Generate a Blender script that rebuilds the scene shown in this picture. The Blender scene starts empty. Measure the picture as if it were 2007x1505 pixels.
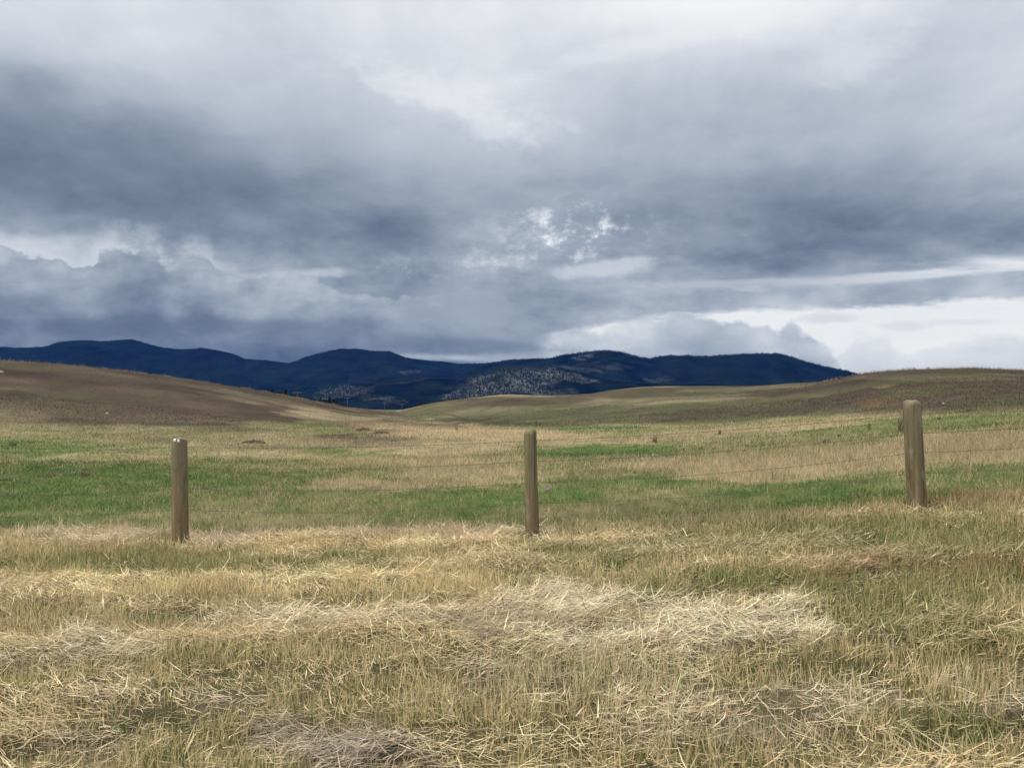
import bpy, math, random
import numpy as np
from mathutils import Vector

random.seed(7)
rng = np.random.default_rng(11)
R = math.radians
SC = bpy.context.scene
COL = SC.collection

# ------------------------------------------------------------------ view geometry
F, CX, HY, H = 1507.0, 1003.5, 786.0, 1.5      # focal length / centre / horizon of the 2007 px wide photo, eye height

def srgb(r, g, b):
    f = lambda c: ((c/255+0.055)/1.055)**2.4 if c > 10 else c/255/12.92
    return (f(r), f(g), f(b))

# ------------------------------------------------------------------ noise
def _hash(ix, iy, seed):
    h = (ix.astype(np.int64)*374761393 + iy.astype(np.int64)*668265263 + seed*974634777) & 0xffffffff
    h = ((h ^ (h >> 13))*1274126177) & 0xffffffff
    h = (h ^ (h >> 16)) & 0xffffffff
    return h/4294967295.0

def vnoise(x, y, seed=0):
    x = np.asarray(x, float); y = np.asarray(y, float)
    ix = np.floor(x); iy = np.floor(y)
    fx = x-ix; fy = y-iy
    fx = fx*fx*fx*(fx*(fx*6-15)+10); fy = fy*fy*fy*(fy*(fy*6-15)+10)
    a = _hash(ix, iy, seed); b = _hash(ix+1, iy, seed); c = _hash(ix, iy+1, seed); d = _hash(ix+1, iy+1, seed)
    return (a*(1-fx)+b*fx)*(1-fy)+(c*(1-fx)+d*fx)*fy

def fbm(x, y, seed=0, oct=4, gain=0.5):
    s = 0; a = 1; t = 0
    for k in range(oct):
        s = s + a*vnoise(x*2**k+17.3*k, y*2**k-9.1*k, seed+k*31); t += a; a *= gain
    return s/t

def sstep(a, b, x):
    t = np.clip((x-a)/(b-a), 0, 1)
    return t*t*(3-2*t)

def pchip(xk, yk, x):
    xk = np.asarray(xk, float); yk = np.asarray(yk, float)
    h = np.diff(xk); d = np.diff(yk)/h
    m = np.zeros_like(yk)
    w1 = 2*h[1:]+h[:-1]; w2 = h[1:]+2*h[:-1]
    ok = d[:-1]*d[1:] > 0
    with np.errstate(divide='ignore', invalid='ignore'):
        mm = (w1+w2)/(w1/d[:-1]+w2/d[1:])
    m[1:-1] = np.where(ok, mm, 0)
    m[0] = d[0]; m[-1] = d[-1]
    i = np.clip(np.searchsorted(xk, x)-1, 0, len(xk)-2)
    t = np.clip((x-xk[i])/h[i], 0, 1)
    t2 = t*t; t3 = t2*t
    return (2*t3-3*t2+1)*yk[i]+(t3-2*t2+t)*h[i]*m[i]+(-2*t3+3*t2)*yk[i+1]+(t3-t2)*h[i]*m[i+1]

# ------------------------------------------------------------------ object helpers
def tag(o, label=None, cat=None, group=None, kind=None):
    if label: o['label'] = label
    if cat: o['category'] = cat
    if group: o['group'] = group
    if kind: o['kind'] = kind
    return o

def link(name, me, m, parent=None):
    o = bpy.data.objects.new(name, me); COL.objects.link(o)
    if m: me.materials.append(m)
    if parent: o.parent = parent
    return o

def np_mesh(name, verts, faces, cols=None, smooth=False, attr='tint'):
    """verts (N,3); faces (M,k) of one size; cols (N,3) linear"""
    verts = np.ascontiguousarray(verts, np.float32); faces = np.ascontiguousarray(faces, np.int32)
    me = bpy.data.meshes.new(name)
    k = faces.shape[1]
    me.vertices.add(len(verts)); me.loops.add(faces.size); me.polygons.add(len(faces))
    me.vertices.foreach_set('co', verts.ravel())
    me.loops.foreach_set('vertex_index', faces.ravel())
    me.polygons.foreach_set('loop_start', np.arange(0, faces.size, k, dtype=np.int32))
    if smooth:
        me.polygons.foreach_set('use_smooth', np.ones(len(faces), bool))
    if cols is not None:
        a = me.attributes.new(attr, 'FLOAT_COLOR', 'POINT')
        c = np.ones((len(verts), 4), np.float32); c[:, :3] = cols
        a.data.foreach_set('color', c.ravel())
    me.update(calc_edges=True)
    return me

def py_mesh(name, V, Fc, smooth=True):
    me = bpy.data.meshes.new(name); me.from_pydata([tuple(v) for v in V], [], Fc)
    if smooth:
        for p in me.polygons: p.use_smooth = True
    me.update()
    return me

# ------------------------------------------------------------------ node helper
class NT:
    def __init__(s, tree): s.t = tree; s.L = tree.links
    def n(s, typ, **kw):
        nd = s.t.nodes.new(typ)
        for k, v in kw.items(): setattr(nd, k, v)
        return nd
    def put(s, sock, v):
        if hasattr(v, 'is_linked'): s.L.new(v, sock)
        else: sock.default_value = v
    def m(s, op, a, b=None, c=None, clamp=False):
        nd = s.n('ShaderNodeMath', operation=op, use_clamp=clamp)
        for i, v in enumerate((a, b, c)):
            if v is not None: s.put(nd.inputs[i], v)
        return nd.outputs[0]
    def add(s, a, b): return s.m('ADD', a, b)
    def sub(s, a, b): return s.m('SUBTRACT', a, b)
    def mul(s, a, b): return s.m('MULTIPLY', a, b)
    def mix(s, a, b, f): return s.add(a, s.mul(s.sub(b, a), f))
    def ss(s, a, b, x):
        nd = s.n('ShaderNodeMapRange', interpolation_type='SMOOTHSTEP')
        s.put(nd.inputs[0], x); nd.inputs[1].default_value = a; nd.inputs[2].default_value = b
        return nd.outputs[0]
    def vec(s, x, y, z=0.0):
        nd = s.n('ShaderNodeCombineXYZ')
        for i, v in enumerate((x, y, z)): s.put(nd.inputs[i], v)
        return nd.outputs[0]
    def noise(s, v, scale=1, detail=4, rough=.5, dist=0, out=0):
        nd = s.n('ShaderNodeTexNoise')
        if v is not None: s.L.new(v, nd.inputs['Vector'])
        nd.inputs['Scale'].default_value = scale; nd.inputs['Detail'].default_value = detail
        nd.inputs['Roughness'].default_value = rough; nd.inputs['Distortion'].default_value = dist
        return nd.outputs[out]
    def curve(s, x, pts):
        nd = s.n('ShaderNodeFloatCurve'); cv = nd.mapping.curves[0]
        nd.mapping.use_clip = False
        pts = sorted(pts)
        for i, (px, py) in enumerate(pts):
            if i < 2:
                p = cv.points[i]; p.location = (px, py)
            else: p = cv.points.new(px, py)
            p.handle_type = 'AUTO_CLAMPED'
        nd.mapping.update(); s.put(nd.inputs['Value'], x)
        return nd.outputs[0]
    def ramp(s, f, stops):
        nd = s.n('ShaderNodeValToRGB'); e = nd.color_ramp.elements
        for i, (p, c) in enumerate(stops):
            el = e[i] if i < 2 else e.new(p)
            el.position = p; el.color = (*c, 1)
        s.L.new(f, nd.inputs[0])
        return nd.outputs[0]
    def cmix(s, a, b, f):
        nd = s.n('ShaderNodeMix', data_type='RGBA')
        s.put(nd.inputs[0], f); s.put(nd.inputs[6], a if hasattr(a, 'is_linked') else (*a, 1)); s.put(nd.inputs[7], b if hasattr(b, 'is_linked') else (*b, 1))
        return nd.outputs[2]

def material(name):
    m = bpy.data.materials.new(name); m.use_nodes = True
    m.node_tree.nodes.clear()
    g = NT(m.node_tree)
    out = g.n('ShaderNodeOutputMaterial')
    return m, g, out

def principled(g, out, color, rough=.85, spec=.2, bump=None, bstr=.3, bdist=.02):
    p = g.n('ShaderNodeBsdfPrincipled')
    if hasattr(color, 'is_linked'): g.L.new(color, p.inputs['Base Color'])
    else: p.inputs['Base Color'].default_value = (*color, 1)
    g.put(p.inputs['Roughness'], rough); p.inputs['Specular IOR Level'].default_value = spec
    if bump is not None:
        b = g.n('ShaderNodeBump'); b.inputs['Strength'].default_value = bstr; b.inputs['Distance'].default_value = bdist
        g.L.new(bump, b.inputs['Height']); g.L.new(b.outputs[0], p.inputs['Normal'])
    g.L.new(p.outputs[0], out.inputs[0])
    return p

# ------------------------------------------------------------------ terrain
def z0(x):                                   # lie of the land along the fence, rising to the right (relative to the eye)
    x = np.clip(x, -12, 12)
    return -1.465+0.0545*x+0.006*x*x

# px : (foot depth, foot py), (crest depth, crest py), (second ridge depth, second ridge py, or rel height if hidden)
TAB = {
 -600: ((30, 850), (95, 690), (400, None, -8)),
    0: ((34, 862), (105, 709), (400, None, -8)),
  100: ((36, 859), (108, 716), (400, None, -8)),
  200: ((38, 855), (110, 726), (400, None, -8)),
  300: ((40, 852), (114, 737), (400, None, -8)),
  400: ((42, 850), (118, 751), (400, None, -8)),
  520: ((48, 843), (128, 769), (400, None, -8)),
  640: ((55, 838), (150, 792), (400, None, -6)),
  740: ((65, 832), (200, 806), (380, None, -5.4)),
  775: ((68, 831), (210, 811), (340, 806, 0)),
  800: ((70, 830), (180, 815), (300, 800, 0)),
  850: ((66, 832), (140, 822), (245, 790, 0)),
  930: ((58, 835), (105, 824), (228, 779, 0)),
 1000: ((52, 836), (92, 813), (225, 774, 0)),
 1050: ((51, 837), (90, 808), (225, 775, 0)),
 1150: ((48, 838), (88, 800), (225, 772, 0)),
 1200: ((47, 838), (87, 795), (225, 765, 0)),
 1260: ((46, 838), (86, 789), (225, 759, 0)),
 1330: ((45, 837), (86, 782), (225, 757, 0)),
 1450: ((42, 833), (85, 773), (225, 757, 0)),
 1550: ((40, 827), (88, 763), (225, 752, 0)),
 1620: ((39, 823), (90, 750), (230, 747, 0)),
 1670: ((38, 819), (92, 739), (235, 742, 0)),
 1720: ((37, 814), (92, 731), (240, None, 3)),
 1800: ((36, 807), (91, 727), (240, None, 3)),
 1900: ((35, 800), (90, 725), (245, None, 3)),
 2007: ((34, 795), (90, 730), (250, None, 3)),
 2600: ((32, 772), (95, 745), (250, None, 0)),
}
cols_th, st_r, st_z = [], [], []
for px, (ft, cr, r2) in TAB.items():
    u = (px-CX)/F; c = math.cos(math.atan(u))
    zd = lambda d, py: (HY-py)/F*d
    zc = zd(*cr); zr2 = zd(r2[0], r2[1]) if r2[1] else r2[2]
    hid = min(zc-1.2, -2.0) if px < 760 else (min(zc, zr2)-1.6 if px > 880 else (zc*0.55+zr2*0.45-0.2))
    dip_d = cr[0]+0.42*(r2[0]-cr[0])
    D = [3.0, 8.3, ft[0], cr[0], dip_d, r2[0], 520, 1000, 3000, 9500]
    Z = [float(z0(3*u)), float(z0(8.3*u)), zd(*ft), zc, hid, zr2, -11.0, -13.5, -38, -120]
    cols_th.append(math.atan(u)); st_r.append([d/c for d in D]); st_z.append(Z)
def extra(deg, Z):
    cols_th.append(R(deg)); st_r.append([3, 9, 34, 100, 150, 260, 520, 1000, 3000, 9500]); st_z.append(Z)
extra(-85, [-1.7, -1.7, -1.6, 2, 1, -4, -11, -14, -38, -120])
extra(85, [-1.2, -.9, -.2, 2, 1, -2, -11, -14, -38, -120])
extra(180, [-1.5, -1.5, -1.5, -1.7, -2, -4, -11, -14, -38, -120])
extra(-180, [-1.5, -1.5, -1.5, -1.7, -2, -4, -11, -14, -38, -120])
o_ = np.argsort(cols_th); cols_th = np.array(cols_th)[o_]; st_r = np.array(st_r)[o_]; st_z = np.array(st_z)[o_]

TH = np.concatenate([np.linspace(-180, -46, 90)[:-1], np.linspace(-46, 46, 780), np.linspace(46, 180, 90)[1:]])*math.pi/180
NR = 430
RR = np.geomspace(0.6, 9400, NR)
LR = np.log(RR)
kr = np.stack([pchip(cols_th, st_r[:, k], TH) for k in range(10)], 1)
kz = np.stack([pchip(cols_th, st_z[:, k], TH) for k in range(10)], 1)
GZ = np.zeros((len(TH), NR))
for i in range(len(TH)):
    GZ[i] = pchip(np.concatenate([[0], kr[i]]), np.concatenate([[-1.47], kz[i]]), RR)
GX = RR[None, :]*np.sin(TH)[:, None]; GY = RR[None, :]*np.cos(TH)[:, None]
near = 1-sstep(8, 14, RR)[None, :]
mid = sstep(9, 25, RR)[None, :]*(1-sstep(400, 900, RR))[None, :]
GZ += near*(0.05*(fbm(GX/.9, GY/.5, 3)-.5)+0.09*(fbm(GX/2.6, GY/1.1, 5)-.5))*sstep(.8, 2.5, RR)[None, :]
GZ += near*.05*(fbm(GX/.38, GY/.30, 15)-.5)*sstep(1.5, 2.5, RR)[None, :]
GZ += mid*(0.10*(fbm(GX/2.2, GY/2.2, 7)-.5)+0.40*(fbm(GX/14, GY/14, 9)-.5)*sstep(30, 80, RR)[None, :])
GZ += sstep(900, 2500, RR)[None, :]*(fbm(GX/400, GY/400, 12)-.5)*10

def ground(x, y):
    th = np.arctan2(x, y); r = np.clip(np.hypot(x, y), 0.61, 9300)
    ci = np.interp(th, TH, np.arange(len(TH))); ri = (np.log(r)-LR[0])/(LR[1]-LR[0])
    c0 = np.clip(ci.astype(int), 0, len(TH)-2); r0 = np.clip(ri.astype(int), 0, NR-2)
    a = ci-c0; b = ri-r0
    return (GZ[c0, r0]*(1-a)*(1-b)+GZ[c0+1, r0]*a*(1-b)+GZ[c0, r0+1]*(1-a)*b+GZ[c0+1, r0+1]*a*b)+H
def g1(x, y): return float(ground(np.array([x]), np.array([y]))[0])

# ------------------------------------------------------------------ what grows where (a map of the ground: share of green, colour of the dry grass, how flattened it lies)
PALE = np.array((.70, .575, .385)); GOLD = np.array((.69, .53, .285)); TAN = np.array((.43, .335, .20)); OLIVE = np.array((.25, .225, .095))
BROWN = np.array((.084, .059, .041)); DKBR = np.array((.058, .048, .032)); GREYB = np.array((.36, .295, .225)); PINK = np.array((.60, .475, .315)); RUST = np.array((.20, .125, .06))  # BROWN and DKBR kept low so the hills look under cloud shadow
#  px, py, rx, ry, slope(dy/dx), green share, dry colour, flattened, weight
PATCH = [
 # left hillside
 (250, 772, 620, 84, .12, .03, BROWN*1.12, 0, .95), (40, 832, 85, 24, 0, .10, TAN*.55, 0, .6), (100, 775, 90, 9, .15, .04, TAN*.5, 0, .45),
 (480, 778, 130, 7, .22, .06, TAN*.5, 0, .5), (640, 806, 120, 9, .2, .08, TAN*.62, 0, .6), (700, 808, 120, 8, .12, .05, BROWN*1.4, 0, .7),
 (300, 847, 330, 13, 0, .55, TAN*.8, 0, .85), (560, 838, 90, 9, .1, .7, TAN, 0, .7), (612, 826, 40, 22, .3, .8, TAN*.8, 0, .8), (670, 840, 60, 6, .22, .85, TAN, 0, .8),
 (420, 838, 110, 9, .05, .1, DKBR, 0, .6), (480, 862, 120, 10, 0, .55, TAN, 0, .7),
 (690, 822, 110, 14, .2, .06, TAN, 0, .8), (830, 838, 150, 13, .12, .06, TAN, 0, .85), (960, 852, 210, 12, .02, .05, TAN*1.05, 0, .95),
 (560, 858, 70, 12, .1, .3, TAN*.9, 0, .7), (590, 868, 130, 8, 0, .35, TAN*.9, 0, .6),
 # near pasture, left and centre
 (60, 880, 160, 15, 0, .92, TAN, 0, .9), (250, 899, 140, 8, 0, .30, TAN, 0, .8), (520, 891, 150, 8, .02, .25, TAN, 0, .8), (330, 873, 90, 6, 0, .5, TAN, 0, .5),
 (680, 886, 110, 10, .03, .85, TAN, 0, .85), (120, 915, 200, 12, 0, .88, TAN, 0, .7), (180, 965, 360, 64, 0, .94, TAN, 0, .95), (170, 1018, 340, 28, 0, .9, TAN, 0, .9), (620, 960, 240, 16, 0, .8, TAN, 0, .6), (560, 975, 200, 24, 0, .75, TAN, 0, .7), (540, 945, 130, 20, 0, .88, TAN, 0, .85),
 (870, 878, 150, 14, 0, .10, TAN, 0, .85), (800, 905, 160, 9, 0, .22, TAN, 0, .8), (930, 926, 150, 26, .0, .18, TAN, 0, .85), (720, 952, 120, 10, 0, .2, TAN, 0, .8),
 (1000, 980, 190, 22, -.05, .97, TAN, 0, .95), (820, 995, 140, 20, 0, .9, TAN, 0, .85), (570, 1000, 220, 28, 0, .75, TAN, 0, .8), (1250, 945, 150, 13, -.05, .92, TAN, 0, .9),
 (1190, 884, 150, 11, -.03, .98, TAN, 0, 1), (1080, 912, 110, 10, 0, .55, TAN, 0, .8), (1280, 914, 90, 12, 0, .18, TAN, 0, .8), (1130, 865, 140, 8, 0, .15, TAN, 0, .8),
 (1170, 838, 90, 5, 0, .95, TAN, 0, .8), (1300, 858, 120, 7, 0, .3, TAN*.9, 0, .8), (400, 1018, 300, 16, 0, .6, TAN, 0, .6),
 # right side, duller tones: own colour plus cloud shadow put into it
 (1600, 905, 280, 24, -.05, .14, TAN*.92, 0, .95), (1960, 878, 190, 30, -.03, .08, TAN*.88, 0, .95), (1470, 930, 130, 20, 0, .12, TAN, 0, .85), (1560, 885, 120, 7, 0, .5, TAN*.9, 0, .6),
 (1600, 968, 260, 26, -.03, .94, TAN, 0, .95), (1960, 930, 140, 16, 0, .85, TAN*.8, 0, .85), (1260, 1000, 180, 24, 0, .6, TAN*.85, 0, .8), (1450, 1010, 160, 18, 0, .7, TAN*.8, 0, .7),
 (1740, 838, 190, 14, -.08, .82, TAN*.8, 0, .85), (1960, 820, 130, 18, -.05, .8, TAN*.8, 0, .85), (1500, 842, 190, 6, -.06, .12, TAN*.95, 0, .85), (1680, 819, 150, 5, -.1, .15, TAN*.95, 0, .8), (1860, 802, 90, 3, -.1, .1, TAN*1.1, 0, .9),
 (1520, 858, 170, 7, -.06, .5, TAN*.8, 0, .7), (1840, 988, 130, 13, 0, .15, RUST*1.5, 0, .8), (1960, 985, 90, 16, 0, .25, TAN*.8, .3, .7),
 # right hill and the ridge behind it
 (1850, 762, 440, 46, -.02, .05, BROWN*.86, 0, .97), (1820, 766, 120, 8, -.1, .5, BROWN, 0, .6), (1722, 758, 34, 4, 0, .02, TAN*1.2, 0, .9), (1650, 800, 140, 16, -.06, .15, DKBR, 0, .7),
 (1960, 790, 150, 14, -.1, .35, DKBR*.8, 0, .6), (1520, 784, 90, 4, -.13, .06, TAN, 0, .8), (1640, 770, 130, 14, -.1, .2, BROWN*.85, 0, .6), (1700, 790, 60, 9, 0, .05, RUST, 0, .5), (1840, 740, 160, 6, 0, .1, TAN*.6, 0, .5),
 (1200, 820, 330, 13, -.04, .32, DKBR*1.2, 0, .85), (1450, 808, 180, 20, -.08, .18, DKBR*1.1, 0, .85), (1180, 803, 260, 4, -.12, .2, TAN*.8, 0, .7),
 (1000, 788, 170, 10, -.03, .05, BROWN, 0, .9), (1010, 776, 130, 2, 0, .05, TAN*.75, 0, .7), (1120, 812, 260, 10, -.06, .55, DKBR, 0, .75), (1400, 795, 220, 8, -.1, .3, BROWN, 0, .7), (1300, 768, 210, 11, -.03, .12, BROWN, 0, .9), (850, 808, 80, 13, -.2, .72, TAN*.7, 0, .9), (1060, 804, 130, 4, -.1, .6, TAN*.7, 0, .7),
 (1480, 760, 110, 6, -.05, .65, TAN*.7, 0, .8), (860, 827, 90, 3, .13, .1, TAN*1.15, 0, .8), (960, 828, 110, 6, .05, .4, DKBR, 0, .6),
 # mown strip in front of the fence
 (600, 1054, 560, 13, 0, .03, PINK, .8, .95), (180, 1050, 170, 11, 0, .1, PINK, .7, .8), (1450, 1030, 260, 14, 0, .62, TAN*.9, 0, .7), (560, 1022, 340, 10, 0, .6, TAN, 0, .6), (1150, 1020, 160, 10, 0, .5, TAN, 0, .6), (760, 1068, 420, 9, -.02, .04, GOLD*1.05, 1, .8),
 (250, 1104, 330, 20, 0, .5, OLIVE*1.2, 0, .8), (680, 1106, 120, 13, 0, .72, OLIVE, 0, .85), (900, 1100, 160, 16, 0, .3, GOLD*.8, 0, .6), (1200, 1085, 190, 20, 0, .6, OLIVE*1.1, 0, .8),
 (1560, 1065, 260, 26, 0, .5, OLIVE*1.1, .1, .7), (1850, 1060, 260, 40, 0, .5, OLIVE, .1, .8), (1750, 1105, 120, 6, -.02, .1, TAN*1.1, .8, .7), (1250, 1083, 60, 5, 0, .03, PALE, 1, .8),
 (430, 1152, 480, 22, 0, .03, GOLD*1.08, .55, .95), (820, 1150, 170, 26, -.05, .04, GOLD*1.05, .5, .9), (330, 1190, 330, 14, 0, .12, GOLD*.72, 0, .7), (300, 1205, 60, 9, 0, .85, OLIVE, 0, .85),
 (620, 1219, 360, 9, 0, .02, PALE*.95, 1, .9), (90, 1195, 150, 20, 0, .25, GOLD*.8, 0, .6), (300, 1245, 360, 22, 0, .10, GOLD*.75, .2, .7),
 (1180, 1195, 230, 30, .03, .06, PALE*.95, 1, .95), (1450, 1225, 230, 32, 0, .05, PALE, 1, .95), (1300, 1265, 300, 22, 0, .05, PALE*1.02, .9, .9), (1000, 1235, 120, 18, 0, .2, GREYB, .8, .6),
 (1310, 1165, 110, 22, 0, .8, OLIVE*.9, 0, .9), (1520, 1150, 200, 26, 0, .62, OLIVE, .1, .85), (1830, 1130, 240, 26, 0, .3, RUST*1.3, .2, .8), (1800, 1170, 240, 30, 0, .5, OLIVE*1.1, .2, .7),
 (1820, 1230, 230, 40, 0, .42, OLIVE*1.3, .25, .7), (1680, 1290, 200, 26, 0, .35, GOLD*.75, .1, .7), (1560, 1310, 120, 14, 0, .6, OLIVE, 0, .7),
 (120, 1285, 200, 16, -.05, .04, PALE*.9, .9, .8), (430, 1310, 200, 20, 0, .35, GOLD*.8, 0, .6), (420, 1340, 90, 14, 0, .7, OLIVE, 0, .6), (330, 1370, 260, 14, 0, .04, PALE*.9, .9, .8),
 (620, 1330, 220, 40, 0, .30, GOLD*.95, 0, .7), (880, 1350, 180, 60, 0, .32, GOLD*.85, 0, .6), (1150, 1340, 240, 50, 0, .2, PALE*.85, .35, .6), (240, 1430, 120, 14, 0, .7, OLIVE, 0, .7),
 (640, 1462, 180, 34, .02, .05, GREYB*.85, 1, .95), (700, 1500, 200, 20, 0, .08, GREYB, 1, .7), (1780, 1375, 260, 20, .03, .05, PALE*.95, 1, .85), (1420, 1380, 200, 16, 0, .05, PALE*.9, .9, .7),
 (1400, 1440, 240, 40, 0, .15, GREYB*1.15, .5, .6), (1900, 1440, 150, 40, 0, .55, OLIVE, .2, .7), (1560, 1480, 200, 25, 0, .3, GOLD*.8, 0, .5), (150, 1480, 160, 30, 0, .3, GREYB, .4, .5),
]
def cover(x, y, z=None):
    if z is None: z = ground(x, y)
    r = np.hypot(x, y)+1e-6; th = np.arctan2(x, y); lr = np.log(r)
    wx = x+r*.10*(fbm(th*14, lr*16, 21)-.5)*1.1; wy = y+r*.13*(fbm(th*14+50, lr*16, 22)-.5)*1.3
    yy = np.maximum(wy, .3)
    px = CX+wx/yy*F; py = HY-(z-H)/np.maximum(y, .3)*F+ (wy-y)/np.maximum(y, .3)*np.abs(HY-(HY-(z-H)/np.maximum(y, .3)*F))*.9
    px = np.clip(px, -700, 2700); py = np.clip(py, 690, 1700)
    n = len(x)
    mown = sstep(1.0, -1.0, (y-(8.35-.09*x))/.5)
    g = .70*(1-mown)+.34*mown
    dry = TAN[None, :]*(1-mown)[:, None]+(GOLD*.85)[None, :]*mown[:, None]
    flat = .12*mown
    far = sstep(330, 600, r)
    for (cx, cy, rx, ry, sl, gg, dc, fl, w) in PATCH:
        dx = (px-cx)/rx; dy = (py-cy-sl*(px-cx))/ry
        k = w*sstep(1.28, .74, np.sqrt(dx*dx+dy*dy))
        g = g*(1-k)+gg*k; flat = flat*(1-k)+fl*k; dry = dry*(1-k)[:, None]+dc[None, :]*k[:, None]
    nn = fbm(th*45, lr*34, 31, 4)-.5
    g = np.clip(g+nn*.8*(.3+g*(1-g)*2.2), 0, 1)
    n2 = fbm(th*30+9, lr*26, 41, 4)
    dry = dry*(.72+.56*n2)[:, None]
    hl = sstep(42, 75, r)*(1-far); mot = fbm(x/7, y/7, 47, 4)
    g = np.clip(g+hl*(fbm(x/11, y/11, 46, 4)-.5)*.75, 0, 1); dry = dry*(1+hl*(mot-.5)*1.3)[:, None]
    vivid = np.clip((g-.75)*4, 0, 1)
    gcol = np.array((.125, .155, .044))*(1-vivid)[:, None]+np.array((.094, .148, .037))*vivid[:, None]
    gcol = gcol*(.75+.5*fbm(th*26+3, lr*30, 43, 3))[:, None]
    flat = np.clip(flat+(fbm(x/1.3, y/.30, 51, 4)-.53)*3.0*mown, 0, 1)
    hill_shade = 1-.40*sstep(40, 80, r); dry = dry*hill_shade[:, None]; gcol = gcol*(1-sstep(45, 85, r))[:, None]+np.array((.066, .078, .033))*sstep(45, 85, r)[:, None]  # far dry grass darkened, cloud shade over the hills put in its colour
    dry = dry*(1-far)[:, None]+np.array((.10, .105, .06))[None, :]*far[:, None]; g = g*(1-far*.5)
    return g, dry, gcol, flat, mown

# ------------------------------------------------------------------ materials
def blade_material(name, trans=.3, rough=.55, spec=.25):
    m, g, out = material(name)
    a = g.n('ShaderNodeAttribute', attribute_name='tint')
    p = g.n('ShaderNodeBsdfPrincipled'); g.L.new(a.outputs['Color'], p.inputs['Base Color'])
    p.inputs['Roughness'].default_value = rough; p.inputs['Specular IOR Level'].default_value = spec
    t = g.n('ShaderNodeBsdfTranslucent'); g.L.new(a.outputs['Color'], t.inputs['Color'])
    mx = g.n('ShaderNodeMixShader'); mx.inputs[0].default_value = trans
    g.L.new(p.outputs[0], mx.inputs[1]); g.L.new(t.outputs[0], mx.inputs[2]); g.L.new(mx.outputs[0], out.inputs[0])
    return m
M_GRASS = blade_material('grass_blade'); M_STRAW = blade_material('straw', .2, .5, .35); M_WEED = blade_material('dry_weed', .15, .7, .2)

def ground_material():
    m, g, out = material('soil_and_thatch')
    a = g.n('ShaderNodeAttribute', attribute_name='tint')
    geo = g.n('ShaderNodeNewGeometry')
    n1 = g.noise(geo.outputs['Position'], 9, 6, .65); n2 = g.noise(geo.outputs['Position'], 1.1, 8, .7); n3 = g.noise(geo.outputs['Position'], .12, 8, .72)
    f = g.m('MULTIPLY', g.add(.42, g.mul(n1, .58)), g.add(.45, g.mul(n2, 1.1)))
    f = g.mul(f, g.add(.55, g.mul(n3, .9)))
    vm = g.n('ShaderNodeVectorMath', operation='SCALE'); g.L.new(a.outputs['Color'], vm.inputs[0]); g.L.new(f, vm.inputs['Scale'])
    principled(g, out, vm.outputs[0], .95, .1, g.add(n1, g.mul(n2, 3)), .6, .05)
    return m

# ground sheet
gx, gy, gz = GX.ravel(), GY.ravel(), GZ.ravel()+H
gg, gdry, gcol, gflat, gmown = cover(gx, gy, gz)
gc = gdry*(1-gg)[:, None]+gcol*gg[:, None]
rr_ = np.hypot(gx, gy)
k_ = (.24+(.62*sstep(7, 12, rr_))+.26*sstep(12, 60, rr_))  # ground darkened up close: dark soil plus painted shade between the blades
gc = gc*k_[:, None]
nc, nrw = len(TH), NR
idx = np.arange(nc*nrw).reshape(nc, nrw)
q = np.stack([idx[:-1, :-1], idx[1:, :-1], idx[1:, 1:], idx[:-1, 1:]], -1).reshape(-1, 4)[:, ::-1]
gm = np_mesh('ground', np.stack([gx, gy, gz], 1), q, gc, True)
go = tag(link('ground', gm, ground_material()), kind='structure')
# the disc under the viewer's feet
cv = [(0, 0, float(GZ[:, 0].mean())+H)]+[(float(GX[i, 0]), float(GY[i, 0]), float(GZ[i, 0])+H) for i in range(nc)]
cm = py_mesh('ground_centre', cv, [(0, i+2 if i+2 <= nc else 1, i+1) for i in range(nc)])
ca = cm.attributes.new('tint', 'FLOAT_COLOR', 'POINT')
for d in ca.data: d.color = (.2, .16, .08, 1)
tag(link('ground_underfoot', cm, go.data.materials[0]), kind='structure')

# ------------------------------------------------------------------ grass
def blades(name, P, h, w, az, lean, curve, colr, m, label, face=None, tipcol=None):
    n = len(P)
    d = np.stack([np.sin(az), np.cos(az)], 1)
    def step(p, ang, L):
        q = p.copy(); q[:, :2] += d*(np.sin(ang)*L)[:, None]; q[:, 2] += np.cos(ang)*L
        return q
    p1 = step(P, lean+curve*.25, h*.5); p2 = step(p1, lean+curve*.85, h*.5)
    fa = face if face is not None else rng.uniform(0, 2*np.pi, n)
    wv = np.zeros((n, 3)); wv[:, 0] = np.cos(fa); wv[:, 1] = np.sin(fa)
    hw = (w*.5)[:, None]
    V = np.stack([P-wv*hw, P+wv*hw, p1-wv*hw*.85, p1+wv*hw*.85, p2], 1).reshape(-1, 3)
    b = (np.arange(n)*5)[:, None]
    T = np.concatenate([b+np.array([[0, 1, 3]]), b+np.array([[0, 3, 2]]), b+np.array([[2, 3, 4]])], 1).reshape(-1, 3)
    tc = colr if tipcol is None else tipcol
    C = np.stack([colr, colr, .5*(colr+tc), .5*(colr+tc), tc], 1).reshape(-1, 3)
    return tag(link(name, np_mesh(name, V, T, C), m), label, None, None, 'stuff')

def scatter(n, d0, d1, um=.86, power=1.0, pad=0):
    """ground points between two distances; power 1 = even density over the ground, lower = more of them near"""
    t = rng.random(n)
    e = power+1
    d = (d0**e+t*(d1**e-d0**e))**(1/e)
    x = rng.uniform(-1, 1, n)*(um*d+pad)
    if pad:                                                # a little thinner well off to the sides
        k = (np.abs(x) < .74*d+.25) | (rng.random(n) < .6); x, d = x[k], d[k]
    return x, d

def jit(c, n, a=.22, hue=.06):
    b = 1+rng.normal(0, a, n); b = np.clip(b, .45, 1.7)
    hh = 1+rng.normal(0, hue, (n, 3))
    return np.clip(c*b[:, None]*hh, .008, .85)

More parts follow.
